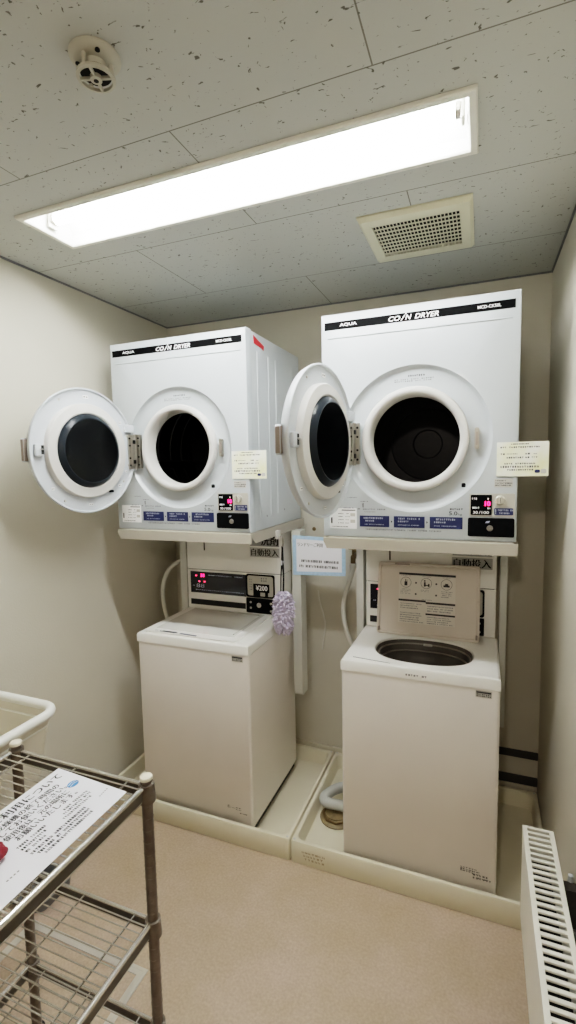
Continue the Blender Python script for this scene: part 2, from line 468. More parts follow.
# ------------------------------------------------------------------ coin dryers
DW, DH, DD = .3125, .762, .560
RX, RZ = .000, .330
def make_dryer(label, loc):
    t = thing('coin_dryer', label, 'dryer', loc, 0, 'coin dryers')
    # cabinet shell, open in front
    bm = new()
    w = DW-.002
    for a, b_, c, d, e, f in ((-w, -w+.004, .03, DD, 0, DH-.002), (w-.004, w, .03, DD, 0, DH-.002), (-w, w, .03, DD, DH-.008, DH-.002), (-w, w, .03, DD, 0, .004), (-w, w, DD-.004, DD, 0, DH-.002)):
        box(bm, a, b_, c, d, e, f, .0012, 1)
    for s in (-1, 1):                                            # pressed vertical ribs
        for y in (.10, .205, .28, .47):
            x = s*w; prism(bm, [(x-s*.0005, y-.006), (x+s*.0022, y-.002), (x+s*.0022, y+.002), (x-s*.0005, y+.006)] if s > 0 else [(x-s*.0005, y+.006), (x+s*.0022, y+.002), (x+s*.0022, y-.002), (x-s*.0005, y-.006)], 'z', .05, DH-.07)
    obj('cabinet', bm, 'white_side', t)
    # front panel with dished recess
    n = 120; c = (RX, RZ); rings = []
    for ins, y in ((0, .045), (0, .005), (.0015, .0015), (.005, 0)):
        rings.append([(p[0], y, p[1]) for p in rect_ring(-DW+ins, DW-ins, ins, DH-ins, c, n)])
    for r, y in ((.240, 0), (.2375, .003), (.233, .010), (.226, .0145), (.212, .0165), (.190, .0175), (.150, .018), (.1445, .018)):
        rings.append([(c[0]+r*math.cos(2*PI*k/n), y, c[1]+r*math.sin(2*PI*k/n)) for k in range(n)])
    bm = new(); loops(bm, rings)
    obj('front_panel', bm, 'white', t, True, 30)
    bm = new(); box(bm, -DW+.022, DW-.022, -.0025, .001, .679, .6835, .0012, 1); obj('ridge', bm, 'white', t)
    # gasket
    bm = new()
    lathe(bm, [(.171, .016), (.1715, .000), (.1685, -.006), (.162, -.009), (.153, -.0085), (.147, -.004), (.1435, .006), (.142, .05), (.146, .05)], (RX, 0, RZ), 'y', 96)
    g = obj('door_gasket', bm, 'cream', t, True)
    # drum
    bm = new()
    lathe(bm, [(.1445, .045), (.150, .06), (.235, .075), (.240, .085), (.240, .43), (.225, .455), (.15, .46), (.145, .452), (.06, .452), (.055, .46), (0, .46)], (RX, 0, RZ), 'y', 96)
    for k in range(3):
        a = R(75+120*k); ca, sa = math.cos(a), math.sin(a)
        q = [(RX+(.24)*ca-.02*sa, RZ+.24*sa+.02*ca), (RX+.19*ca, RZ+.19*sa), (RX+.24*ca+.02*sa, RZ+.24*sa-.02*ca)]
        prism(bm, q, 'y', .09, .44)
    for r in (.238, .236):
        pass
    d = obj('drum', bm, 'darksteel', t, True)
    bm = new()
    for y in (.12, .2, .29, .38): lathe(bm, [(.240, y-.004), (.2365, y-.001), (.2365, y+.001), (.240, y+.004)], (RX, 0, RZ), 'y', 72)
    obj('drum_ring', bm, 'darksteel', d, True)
    # brand strip
    bm = new(); box(bm, -.300, .296, -.0015, .001, .709, .735, .0005, 1); s = obj('brand_strip', bm, 'black', t)
    bm = new(); F = front(-.0019)
    text_bm(bm, 'AQUA', F, -.246, -.187, .7165, .7275, .02); obj('lettering', bm, 'whiteink', s); bm = new()
    text_bm(bm, 'CO', F, -.082, -.044, .713, .7285, .02, .25)
    prism(bm, [(-.043, .7125), (-.0395, .7125), (-.0275, .7285), (-.031, .7285)], 'y', -.0019, -.0016)
    prism(bm, [(-.0285, .7305), (-.0245, .7305), (-.0235, .7345), (-.0275, .7345)], 'y', -.0019, -.0016)
    text_bm(bm, 'N', F, -.028, -.008, .713, .7285, .02, .25)
    text_bm(bm, 'DRYER', F, .002, .076, .713, .7285, .02, .25)
    obj('lettering', bm, 'whiteink', s); bm = new()
    text_bm(bm, 'MCD-CK50L', F, .190, .256, .7175, .7265, .012)
    obj('lettering', bm, 'whiteink', s)
    # latch receiver, sensor
    bm = new(); prism(bm, rrect(.187, .201, .292, .360, .006, 4), 'y', -.0005, .011); l = obj('latch_plate', bm, 'steel', t)
    bm = new(); prism(bm, rrect(.191, .197, .305, .347, .003, 4), 'y', -.0012, -.0004); obj('slot', bm, 'handle', l)
    for z in (.298, .354):
        bm = new(); lathe(bm, [(0, -.002), (.003, -.0015), (.003, 0)], (.194, 0, z), 'y', 12); obj('screw', bm, 'steel', l)
    bm = new(); prism(bm, rrect(.150, .163, .172, .186, .004, 4), 'y', .002, -.004); obj('door_switch', bm, 'black', t)
    # caution print on the dish above the gasket
    bm = new(); F = lambda u, v: (u, .0160, v)
    fine(bm, F, -.045, .035, .547, .556, 1, 3, .7, .1, .008); fine(bm, F, -.02, .03, .534, .542, 1, 4, .7, .1, .006)
    obj('caution_print', bm, 'ink', t)
    bm = new(); fine(bm, F, -.065, .065, .518, .530, 2, 5, .6, .1, .006); obj('caution_print', bm, 'greyink', t)
    # coin panel
    bm = new(); prism(bm, rrect(.1745, .3065, .0795, .1525, .004, 4), 'y', -.0015, .001); cp = obj('coin_panel', bm, 'silverpanel', t)
    bm = new(); prism(bm, rrect(.1785, .241, .0845, .1485, .003, 4), 'y', -.0030, -.001); ds = obj('display', bm, 'black', cp)
    bm = new(); text_bm(bm, '10', front(-.0034), .2205, .2365, .1135, .1285, .03); obj('digits', bm, 'led', cp)
    bm = new(); F = front(-.0034)
    fine(bm, F, .182, .202, .132, .140, 1, 7, .8, 0, .005); obj('display_print', bm, 'whiteink', cp); bm = new()
    fine(bm, F, .184, .202, .104, .111, 1, 8, .8, 0, .005); obj('display_print', bm, 'whiteink', cp); bm = new()
    fine(bm, F, .228, .234, .133, .139, 1, 9, .8, 0, .005); obj('display_print', bm, 'whiteink', cp); bm = new()
    fine(bm, F, .228, .234, .103, .109, 1, 2, .8, 0, .005); obj('display_print', bm, 'whiteink', cp); bm = new()
    text_bm(bm, '30', F, .186, .2, .0885, .097, .02); text_bm(bm, '/100', F, .203, .233, .0885, .097, .02)
    obj('display_print', bm, 'whiteink', cp)
    bm = new(); lathe(bm, [(0, -.011), (.012, -.011), (.0145, -.008), (.015, -.001)], (.2645, 0, .131), 'y', 32); box(bm, .2625, .2665, -.016, -.009, .120, .142, .001, 1); obj('coin_knob', bm, mat('pearl_knob', '#d8d4c6', .25, .5), cp, True)
    bm = new(); box(bm, .2637, .2653, -.0167, -.0158, .124, .141); obj('coin_slot', bm, 'dark', cp)
    bm = new(); prism(bm, rrect(.2475, .3025, .085, .107, .003, 4), 'y', -.0028, -.001); obj('price_label', bm, 'blue', cp)
    bm = new(); F = front(-.0032); text_bm(bm, '!', F, .2505, .2535, .088, .104, .04); fine(bm, F, .2585, .30, .0965, .1045, 1, 13, .7, .1, .004); fine(bm, F, .262, .29, .088, .0945, 1, 14, .7, .1, .004); obj('label_print', bm, 'greyprint', cp)
    bm = new(); prism(bm, rrect(.171, .3065, .016, .0755, .005, 5), 'y', -.007, .001); cb = obj('coin_box', bm, 'black', t)
    bm = new(); lathe(bm, [(0, -.012), (.007, -.012), (.0085, -.010), (.0095, -.0065)], (.236, 0, .0435), 'y', 24); obj('lock', bm, 'steel', cb, True)
    bm = new(); F = front(-.0075); prism(bm, [(.222, .0595), (.226, .0655), (.236, .0665), (.233, .0605)], 'y', -.0075, -.007); obj('key_mark', bm, 'greyprint', cb)
    # instruction labels
    for i, (a, b_) in enumerate(((-.181, -.079), (-.064, .037), (.053, .155))):
        bm = new(); box(bm, a, b_, -.0012, .0005, .037, .0755, .0004, 1); lb = obj('instruction_label', bm, 'blue', t)
        bm = new(); F = front(-.0016)
        fine(bm, F, a+.014, b_-.012, .0635, .0715, 1, 20+i, .75, .15, .0055); fine(bm, F, a+.014, a+.05, .0545, .0615, 1, 30+i, .75, .1, .0055)
        fine(bm, F, a+.014, b_-.016, .043, .0485, 1, 40+i, .6, .1, .0035)
        obj('label_print', bm, 'greyprint', lb)
        if i < 2:
            bm = new(); prism(bm, [(b_+.0055, .052), (b_+.0105, .0565), (b_+.0055, .061)], 'y', -.0008, .0005); obj('arrow_mark', bm, 'ink', t)
    bm = new(); F = front(-.0004)
    fine(bm, F, -.16, .10, .024, .0325, 1, 50, .6, .1, .0045)
    obj('panel_print', bm, 'greyink', t); bm = new()
    fine(bm, F, -.17, -.09, .094, .101, 1, 51, .7, .2, .005); box(bm, -.188, -.180, -.0004, .0003, .0965, .1005); fine(bm, F, -.165, -.12, .086, .091, 1, 52, .6, .2, .004)
    obj('panel_print', bm, 'greyink', t); bm = new()
    fine(bm, F, .116, .150, .0985, .105, 1, 53, .8, 0, .006); text_bm(bm, '5.0', F, .113, .139, .0815, .0945, .015); text_bm(bm, 'kg', F, .141, .153, .0795, .0885)
    obj('capacity_lettering', bm, 'ink', t); bm = new()
    prism(bm, [(-.171, .103), (-.167, .103), (-.166, .119), (-.173, .117)], 'y', -.0005, .0003)
    obj('panel_print', bm, 'greyink', t); bm = new()
    fine(bm, F, -.224, -.185, .134, .141, 1, 54, .45, .2, .004); fine(bm, F, -.178, -.15, .12, .128, 1, 56, .4, .2, .004)
    obj('panel_print', bm, 'greyink', t)
    bm = new(); box(bm, -.289, -.192, -.0009, .0005, .028, .100, .0003, 1); nt_ = obj('settings_label', bm, 'whiteink', t)
    bm = new(); F = front(-.0013)
    quad(bm, F, -.245, -.196, .095-.0035, .095); quad(bm, F, -.2845, -.2785, .046, .067)
    fine(bm, F, -.238, -.204, .1035-.0045, .1075-.0045, 1, 60, .7, .1, .004)
    for k, z in enumerate((.081, .0705, .0595, .048)):
        fine(bm, F, -.258, -.235, z-.003, z+.003, 1, 61+k, .5, .4, .003); fine(bm, F, -.232, -.218, z-.003, z+.003, 1, 71+k, .4, .3, .003)
    fine(bm, F, -.28, -.22, .032, .038, 1, 81, .5, .1, .004)
    obj('label_print', bm, 'ink', nt_)
    bm = new(); F = front(-.0013)
    for z in (.078, .055): quad(bm, F, -.214, -.197, z-.006, z+.005)
    obj('label_shading', bm, 'greylab', nt_)
    bm = new(); box(bm, .247, .299, -.001, .0005, .172, .198, .0003, 1); gl = obj('grey_sticker', bm, 'greylab', t)
    bm = new(); F = front(-.0014); fine(bm, F, .25, .28, .189, .196, 1, 90, .5, .1, .004); fine(bm, F, .25, .297, .175, .188, 2, 91, .6, .1, .005); obj('label_print', bm, 'ink', gl)
    # ---- door (local frame: x away from the hinge, +y = inner side)
    RD = .229
    th_ = -(PI-R(82.3))
    bm = new()
    lathe(bm, [(0, -.050), (.10, -.048), (.165, -.042), (.205, -.033), (.222, -.020), (.2285, -.004), (RD, .002), (.2275, .0045), (.2235, .0045), (.2215, .001), (.2195, -.003), (.200, -.004), (.176, -.004), (.1705, -.004)], (RD, 0, 0), 'y', 96)
    dr = obj('door', bm, 'door_white', t, True)
    dr.location = (-.2015, -.012, .320); dr.rotation_euler = (0, 0, th_)
    bm = new(); lathe(bm, [(.1725, -.005), (.1715, .012), (.1685, .016), (.163, .0165), (.150, .0185), (.1395, .020), (.1345, .017), (.1345, .004)], (RD, 0, 0), 'y', 96); obj('window_ring', bm, 'cream', dr, True)
    bm = new(); lathe(bm, [(.135, .006), (.1345, .015), (.130, .022), (.121, .031), (.117, .033), (.113, .031)], (RD, 0, 0), 'y', 96); obj('glass_wall', bm, 'glassrim', dr, True)
    bm = new(); lathe(bm, [(.114, .0315), (.08, .030), (.04, .029), (0, .0285)], (RD, 0, 0), 'y', 96); obj('window_glass', bm, 'glass', dr, True)
    # grip handle on the outer face, past the rim
    bm = new(); xe = 2*RD
    loops(bm, [[(a, y, b_) for a, b_ in rrect(xe-.034+q, xe+.005-q, -.040+q, .040-q, .007, 4)] for y, q in ((-.016, .0), (-.032, .0), (-.035, .003), (-.035, .007), (-.024, .008))])
    h = obj('handle', bm, 'door_white', dr, True)
    bm = new(); box(bm, xe-.024, xe+.0058, -.033, -.0170, -.036, .036, .002, 1); obj('grip_cup', bm, 'handle', h)
    # catch block near the handle
    bm = new(); xc = RD+.197
    box(bm, xc-.019, xc+.013, -.004, .010, -.021, .021, .003, 1); k_ = obj('catch_block', bm, 'door_white', dr)
    bm = new(); box(bm, xc-.017, xc-.007, .0098, .0108, -.014, .016); obj('catch_slot', bm, 'dark', dr)
    bm = new(); tube(bm, [(xc-.012, .010, .002), (xc-.012, .016, .002), (xc-.002, .018, .002), (xc+.002, .016, .004)], .0022, 8); obj('catch_hook', bm, 'steel', dr, True)
    # hinge
    bm = new(); box(bm, -.004, .034, -.002, .0065, -.070, .070, .002, 1)
    box(bm, .004, .026, .0065, .012, -.058, .058, .003, 1)
    hg = obj('hinge', bm, 'steel', dr)
    for z in (-.054, -.025, .025, .054):
        bm = new(); lathe(bm, [(0, .0095), (.0035, .009), (.0042, .006)], (.030, 0, z), 'y', 10); obj('hinge_screw', bm, 'darksteel', dr)
    for z in (-.04, .04):
        bm = new(); box(bm, .006, .02, .012, .0165, z-.008, z+.008, .002, 1); obj('hinge_boss', bm, 'darksteel', dr)
    bm = new(); rod(bm, (0, .006, -.072), (0, .006, .072), .0055, 12); obj('hinge_pin', bm, 'steel', dr, True)
    bm = new(); box(bm, .006, .050, -.001, .011, .076, .108, .003, 1); obj('stay_bracket', bm, 'door_white', dr)
    # small stickers and bosses round the flange
    bm = new(); bk = new()
    for a, w_, h_ in ((92, .024, .012), (145, .014, .011), (222, .016, .010), (268, .018, .008), (318, .012, .010), (203, .008, .008)):
        ca, sa = math.cos(R(a)), math.sin(R(a)); cx, cz = RD+.198*ca, .198*sa
        box(bm, cx-w_/2, cx+w_/2, -.0045, -.0022, cz-h_/2, cz+h_/2)
        F = lambda u, v: (u, -.0018, v)
        obj('flange_sticker', bm, 'whiteink', dr); bm = new()
        for q in (-1, 1): quad(bk, F, cx+q*w_*.22-w_*.13, cx+q*w_*.22+w_*.13, cz-h_*.18, cz+h_*.16)
        obj('sticker_print', bk, 'ink', dr); bk = new()
    bm = new(); cx, cz = RD+.185*math.cos(R(236)), .185*math.sin(R(236)); box(bm, cx-.007, cx+.011, -.0045, .004, cz-.0045, cz+.0045, .001, 1); obj('door_magnet', bm, 'black', dr)
    for a in (60, 155, 162, 195, 215, 300):
        bm = new(); ca, sa = math.cos(R(a)), math.sin(R(a)); lathe(bm, [(0, .000), (.0035, -.0005), (.005, -.004)], (RD+.205*ca, 0, .205*sa), 'y', 12); obj('flange_screw', bm, 'greylab', dr, True)
    # closed-side hinge leaf on the panel
    bm = new(); box(bm, -.200, -.180, -.004, .013, .252, .392, .0015, 1); lf = obj('hinge_leaf', bm, 'steel', t)
    for z in (.268, .300, .345, .376):
        bm = new(); lathe(bm, [(0, -.0062), (.0035, -.0058), (.0042, -.004)], (-.187, 0, z), 'y', 10); obj('screw', bm, 'darksteel', lf)
    return t

D1X, D2X, DY, DZ = -1.1235, -.2085, 1.652, 1.259
d1 = make_dryer('white coin dryer with open round door, mounted above the washer whose lid is closed', (D1X, DY, DZ))
d2 = dup(d1); d2.location = (D2X, DY, DZ)
d2['label'] = 'white coin dryer with open round door, mounted above the washer whose lid stands open'
# left dryer only: red sticker on its side
bm = new(); prism(bm, [(.069, .748), (.108, .738), (.165, .726), (.160, .708), (.140, .714), (.073, .718)], 'x', DW-.0025, DW-.0005); obj('side_sticker', bm, 'red', d1)
bm = new(); lathe(bm, [(0, 0), (.004, 0), (.004, .001)], (DW-.002, .35, .06), 'x', 12); obj('side_screw', bm, 'ink', d1)
bm = new(); lathe(bm, [(0, 0), (.004, 0), (.004, .001)], (DW-.002, .16, .05), 'x', 12); obj('side_screw', bm, 'ink', d1)

# price notices taped to the dryers
def make_notice(label, loc, grp):
    t = thing('price_notice', label, 'notice', loc, 0, grp)
    bm = new(); box(bm, 0, .1435, -.0006, 0, 0, .1045); obj('sheet', bm, 'notice', t)
    bm = new(); F = front(-.001)
    fine(bm, F, .040, .090, .0955, .1005, 1, 101, .7, 0, .005); fine(bm, F, .010, .118, .0855, .0915, 1, 102, .7, .03, .0055)
    fine(bm, F, .011, .023, .065, .071, 1, 103, .8, 0, .006); fine(bm, F, .028, .055, .066, .0705, 1, 104, .5, 0, .004); fine(bm, F, .080, .090, .065, .071, 1, 105, .8, 0, .006); fine(bm, F, .097, .11, .065, .070, 1, 106, .5, 0, .005)
    fine(bm, F, .028, .072, .054, .060, 1, 107, .85, 0, .0055); fine(bm, F, .080, .090, .054, .060, 1, 108, .8, 0, .006); fine(bm, F, .097, .11, .054, .060, 1, 109, .6, 0, .005)
    fine(bm, F, .022, .105, .0355, .0415, 1, 110, .75, 0, .0055); fine(bm, F, .011, .112, .0255, .0325, 1, 111, .85, 0, .006); fine(bm, F, .030, .102, .0165, .0225, 1, 112, .75, 0, .0055)
    obj('print', bm, 'ink', t)
    bm = new(); prism(bm, rrect(.106, .121, .0095, .0195, .004, 4), 'y', -.0012, -.0006); obj('emblem', bm, 'blue', t)
    bm = new(); prism(bm, rrect(.1225, .138, .008, .021, .004, 4), 'y', -.0011, -.0006); obj('emblem', bm, 'greylab', t)
    return t
make_notice('pale yellow price notice taped to the right dryer, standing out past its right edge', (.0435, DY-.0025, DZ+.206), 'pale yellow price notices')
n1 = make_notice('pale yellow price notice taped to the left dryer, standing out past its right edge', (-.8813, DY-.0025, DZ+.2065), 'pale yellow price notices')

# ------------------------------------------------------------------ dryer stands
def make_stand(label, cx, post_l, post_r, xo):
    t = thing('dryer_stand', label, 'stand', (cx, 0, 0), 0, 'dryer stands')
    zt = DZ-.0015
    bm = new()
    x0, x1 = -DW+.008+xo, DW+.004+xo
    # lip in front with chamfered corners, then a shallow tray
    prism(bm, [(x0, zt), (x0, zt-.012), (x0+.012, zt-.037), (x1-.003, zt-.037), (x1, zt-.012), (x1, zt)], 'y', 1.622, 1.630)
    box(bm, x0+.012, x1-.012, 1.6305, 2.21, zt-.010, zt)
    prism(bm, [(1.630, zt), (1.630, zt-.012), (1.662, zt-.038), (2.21, zt-.038), (2.21, zt)], 'x', x1-.003, x1)
    prism(bm, [(1.630, zt), (1.630, zt-.012), (1.662, zt-.038), (2.21, zt-.038), (2.21, zt)], 'x', x0, x0+.003)
    obj('tray', bm, 'tray', t)
    for (a, b_) in (post_l, post_r):
        bm = new(); prism(bm, [(2.045, zt-.040), (2.045, .452), (2.055, .442), (2.115, .442), (2.115, zt-.040)], 'x', a-cx, b_-cx)
        p = obj('post', bm, 'post', t)
        m_ = (a+b_)/2-cx
        for z in (1.06, 1.13):
            bm = new(); box(bm, m_-.008, m_+.008, 2.115, YB-.001, z, z+.03); obj('wall_bracket', bm, 'tray', p)
    bm = new(); box(bm, post_l[1]-cx+.001, post_r[0]-cx-.001, 2.170, 2.190, zt-.10, zt-.040); obj('cross_beam', bm, 'tray', t)
    return t
make_stand('off-white metal stand holding up the left dryer behind the closed washer', D1X, (-1.402, -1.366), (-.798, -.757), .012)
make_stand('off-white metal stand holding up the right dryer behind the open washer', D2X, (-.498, -.468), (.076, .101), 0)

# ------------------------------------------------------------------ washing machines
WW = .263
def make_washer(label, x, opened):
    t = thing('washing_machine', label, 'washing machine', (x, 1.6365, 0), 0, 'coin washing machines')
    hx, hy, hrx, hry = .005, .172, .174, .128
    # body shell
    bm = new()
    loops(bm, [[(px, py, z) for px, py in rrect(-WW+i, WW-i, i, .50-i, .012, 5)] for z, i in ((.058, .004), (.064, 0), (.777, 0))], cap0=True)
    obj('body', bm, 'ivory', t, True)
    bm = new(); box(bm, -WW+.010, WW-.010, .010, .49, .030, .058); obj('base', bm, 'blackm', t)
    for sx in (-1, 1):
        for y in (.04, .45):
            bm = new(); lathe(bm, [(0, .0205), (.018, .0205), (.018, .032), (0, .032)], (sx*.22, y, 0), 'z', 16); obj('foot', bm, 'blackm', t)
    # top plate with wash opening
    N = 96; out = [(0., 0.)]*N
    rg = rect_ring(-WW-.001, WW+.001, -.003, .400, (hx, hy+.06), N)
    def rnd(p, ins):
        return (max(min(p[0], WW+.001-ins), -WW-.001+ins), max(min(p[1], .40-ins), -.003+ins))
    def hole(s, z, dz=0):
        res = []
        for k in range(N):
            t_ = 2*PI*k/N; ct, st = math.cos(t_), math.sin(t_); e = 2/2.4
            res.append((hx+s*hrx*math.copysign(abs(ct)**e, ct), hy+s*hry*math.copysign(abs(st)**e, st), z))
        return res
    bm = new()
    rings = [[(*rnd(p, i), z) for p in rg] for z, i in ((.777, .003), (.779, 0), (.808, 0), (.815, .003), (.8185, .009))]
    if opened:
        rings += [hole(1.02, .8185), hole(1.0, .815), hole(.98, .79)]
        loops(bm, rings)
    else:
        loops(bm, rings, cap1=True)
    obj('top_plate', bm, 'ivory_lid', t, True, 30)
    # raised side ledges and the front print strip
    if not opened:
        bm = new(); zt = .8185
        prism(bm, rrect(-.235, .200, .010, .375, .01, 4), 'z', zt, zt+.0065); ld = obj('lid', bm, 'ivory_lid', t)
        bm = new(); prism(bm, rrect(-.205, .170, .055, .365, .006, 4), 'z', zt+.0064, zt+.0074); obj('lid_window', bm, 'lid_film', ld)
        bm = new(); box(bm, -.19, .155, .345, .349, zt+.0074, zt+.0105); box(bm, .155, .160, .08, .349, zt+.0074, zt+.0105); obj('lid_rib', bm, 'greylab', ld)
        bm = new(); F = lambda u, v: (u, v, zt+.0072)
        prism(bm, [(-.165, .022), (-.095, .020), (-.075, .026), (-.09, .034), (-.15, .033)], 'z', zt+.0064, zt+.0072); obj('lid_print', bm, 'ink', ld)
        bm = new(); prism(bm, [(-.065, .020), (.015, .016), (.018, .024), (-.062, .029)], 'z', zt+.0064, zt+.0072); fine(bm, F, -.19, -.165, .024, .033, 1, 5, .8, 0, .007); obj('lid_print', bm, 'blue', ld)
    else:
        bm = new()
        loops(bm, [hole(.985, .812), hole(.97, .800), hole(.93, .792), hole(.92, .770), hole(.90, .764), hole(.88, .740), hole(.85, .734), hole(.83, .69), hole(.83, .50), hole(.70, .47)], cap1=True)
        tb_ = obj('wash_tub', bm, 'tub', t, True)
        bm = new(); lathe(bm, [(.0, .56), (.018, .558), (.022, .54), (.05, .49), (.07, .471)], (hx, hy, 0), 'z', 24); obj('agitator', bm, 'tub', tb_, True)
        for sc_, z in ((.945, .797), (.905, .771)):
            bm = new(); tube(bm, hole(sc_, z), .0032, 8, True); obj('tub_ring', bm, mat('tub_ring_plastic', '#7a736a', .35), tb_, True)
        bm = new(); box(bm, hx-.012, hx+.022, hy+.115, hy+.122, .792, .800, .002, 1); obj('tub_clip', bm, 'greylab', t)
        # lid standing up and leaning back
        zb, zt2, yb, yt2 = .8200, 1.1075, .310, .364
        d = Vector((0, yt2-yb, zt2-zb)); L_ = d.length; ang = math.atan2(d.y, d.z)
        mt = Matrix.Translation((0, yb, zb)) @ Matrix.Rotation(-ang, 4, 'X')
        lx0, lx1 = -.197, .198
        bm = new()
        loops(bm, [[(px, y, pz) for px, pz in rrect(lx0+i, lx1-i, i, L_-i, .012, 4)] for y, i in ((.016, .004), (.012, 0), (.0, 0), (-.003, .003), (-.003, .009), (.003, .012))], cap0=True, cap1=True)
        bm.transform(mt); ld = obj('lid', bm, 'lid_inner', t, True, 30)
        bm = new()
        box(bm, -.112, .108, .0016, .0030, .050, .252, .0003, 1)
        bm.transform(mt); obj('instruction_sheet', bm, mat('lid_instruction_sheet', '#ddd5ca', .6, var=.01), ld)
        F = lambda u, v: tuple(mt @ Vector((u, .0010, v)))
        bm = new()
        for a, b_, c, e in ((-.112, .108, .243, .252), (-.112, -.004, .137, .145), (-.004, .108, .132, .140), (-.004, .108, .088, .095)):
            quad(bm, F, a, b_, c, e); obj('title_bar', bm, 'ink', ld); bm = new()
        for cx in (-.084, -.004, .074):
            lo = [(cx+.0215*math.cos(2*PI*k/32), .0010, .213+.0215*math.sin(2*PI*k/32)) for k in range(32)]; li = [(cx+.0200*math.cos(2*PI*k/32), .0010, .213+.0200*math.sin(2*PI*k/32)) for k in range(32)]
            loops(bm, [[tuple(mt @ Vector(p)) for p in lo], [tuple(mt @ Vector(p)) for p in li]]); obj('pictogram_ring', bm, 'ink', ld); bm = new()
        for cx, cz in ((-.044, .213), (.035, .213), (-.044, .168), (.035, .168)):
            bm.faces.new([bm.verts.new(F(cx+.004*math.cos(k*PI/4), cz+.004*math.sin(k*PI/4))) for k in range(8)]); obj('dot_mark', bm, 'ink', ld); bm = new()
        # little pictograms: hand, person with laundry, machine
        for grp in (((-.090, -.078, .200, .216), (-.087, -.084, .216, .226), (-.081, -.079, .216, .224)), ((-.013, -.006, .200, .218), (-.006, .006, .203, .207), (-.013, -.007, .220, .226), (.003, .009, .200, .212)), ((.062, .086, .203, .211), (.068, .080, .211, .217))):
            bm = new()
            for a, b_, c, e in grp: quad(bm, F, a, b_, c, e)
            obj('pictogram', bm, 'ink', ld)
        for q in ((-.104, -.064, .165, .188, 4, 201), (-.024, .016, .178, .188, 2, 202), (.054, .096, .160, .188, 4, 203), (-.104, -.012, .106, .132, 3, 204), (-.104, -.012, .052, .095, 5, 205), (.002, .100, .100, .128, 3, 206), (.002, .100, .052, .084, 4, 207), (-.02, .02, .1445, .1505, 1, 208), (-.104, -.06, .237, .242, 1, 209), (-.02, .02, .237, .242, 1, 210), (.054, .096, .237, .242, 1, 211)):
            bm = new(); fine(bm, F, *q, .5, .3, .004); obj('instruction_print', bm, 'greyink', ld)
        bm = new()
        for u in (-.188, .188):
            bm = new(); box(bm, u-.004, u+.004, -.0055, .002, .010, .028, .001, 1); bm.transform(mt); obj('lid_bumper', bm, 'handle', ld)
        bm = new(); box(bm, -.13, -.07, -.0045, .001, L_-.010, L_-.004, .001, 1)
        bm.transform(mt); obj('lid_bumper', bm, 'handle', ld)
        bm = new(); 
        for q in (-.19, .14):
            bm = new(); box(bm, q, q+.05, .318, .326, .8187, .8225); obj('lid_hinge', bm, 'blackm', t)
        bm = new(); zt = .8185; F = lambda u, v: (u, v, zt+.0006)
        prism(bm, [(-.238, .022), (-.085, .004), (-.083, .018), (-.232, .032)], 'z', zt, zt+.0005); st_ = obj('edge_sticker', bm, 'ivory_lid', t)
        bm = new(); prism(bm, [(-.226, .027), (-.09, .012), (-.09, .0145), (-.226, .0315)], 'z', zt+.0005, zt+.0008); obj('sticker_print', bm, 'ink', st_)
        bm = new(); F = front(-.0036); fine(bm, F, -.035, .03, .789, .798, 1, 77, .7, 0, .008); obj('edge_print', bm, 'greyink', t)
    # control tower behind the lid
    y0 = .385
    bm = new(); box(bm, -.256, .256, y0, .492, .820, 1.013, .003, 1); tw = obj('control_tower', bm, 'ivory_lid', t)
    bm = new(); box(bm, -.256, .256, y0+.001, .492, 1.016, 1.210, .003, 1); up = obj('detergent_tank', bm, 'ivory_lid', t)
    bm = new(); box(bm, -.250, .250, y0+.004, .490, 1.0125, 1.0165); obj('seam', bm, 'greyink', t)
    f = y0-.0008
    bm = new(); box(bm, -.238, .066, f-.001, y0+.001, .898, 1.004, .0008, 1); dp = obj('display_panel', bm, 'navyscreen', tw)
    bm = new(); text_bm(bm, '31', front(f-.0014), -.180, -.160, .978, .994, .03); obj('digits', bm, 'led', dp)
    bm = new(); F = front(f-.0014)
    for u, v in ((-.205, .983), (-.188, .955), (-.158, .955)):
        bm = new(); quad(bm, F, u-.004, u+.004, v-.002, v+.003); obj('indicator_lamp', bm, 'ledred', dp)
    bm = new()
    fine(bm, F, -.135, -.01, .985, .993, 1, 301, .6, 0, .006); obj('display_print', bm, 'greyprint', dp); bm = new(); fine(bm, F, .005, .05, .985, .993, 1, 302, .7, 0, .007)
    obj('display_print', bm, 'greyprint', dp); bm = new()
    fine(bm, F, -.21, .05, .910, .917, 1, 303, .4, 0, .010); obj('display_print', bm, 'greyprint', dp); bm = new(); text_bm(bm, '88', F, -.205, -.160, .925, .944, .0); fine(bm, F, -.225, -.212, .93, .938, 1, 304, .6, 0, .006)
    obj('display_print', bm, 'greyprint', dp)
    bm = new(); box(bm, -.240, .062, f-.001, y0+.001, .8385, .866, .0008, 1); obj('lower_strip', bm, 'blackm', tw)
    # coin acceptor
    bm = new(); loops(bm, [[(a, y, b_) for a, b_ in rrect(.068+i, .2145-i, .900+i, 1.016-.006-i, .010, 4)] for y, i in ((y0+.001, 0), (f-.004, 0), (f-.004, .007), (f, .007))]); ca = obj('coin_acceptor', bm, 'black', tw)
    bm = new(); prism(bm, rrect(.0745, .208, .9065, 1.0035, .004, 4), 'y', f-.001, y0+.001); obj('acceptor_plate', bm, 'silverpanel', ca)
    bm = new(); box(bm, .105, .187, f-.0025, f-.0008, .925, .965); box(bm, .105, .140, f-.0025, f-.0008, .9075, .925); box(bm, .165, .180, f-.0025, f-.0008, .9075, .932); obj('price_plate', bm, 'black', ca)
    bm = new(); text_bm(bm, '¥200', front(f-.0029), .118, .178, .934, .958, .02); obj('price_lettering', bm, 'whiteink', ca)
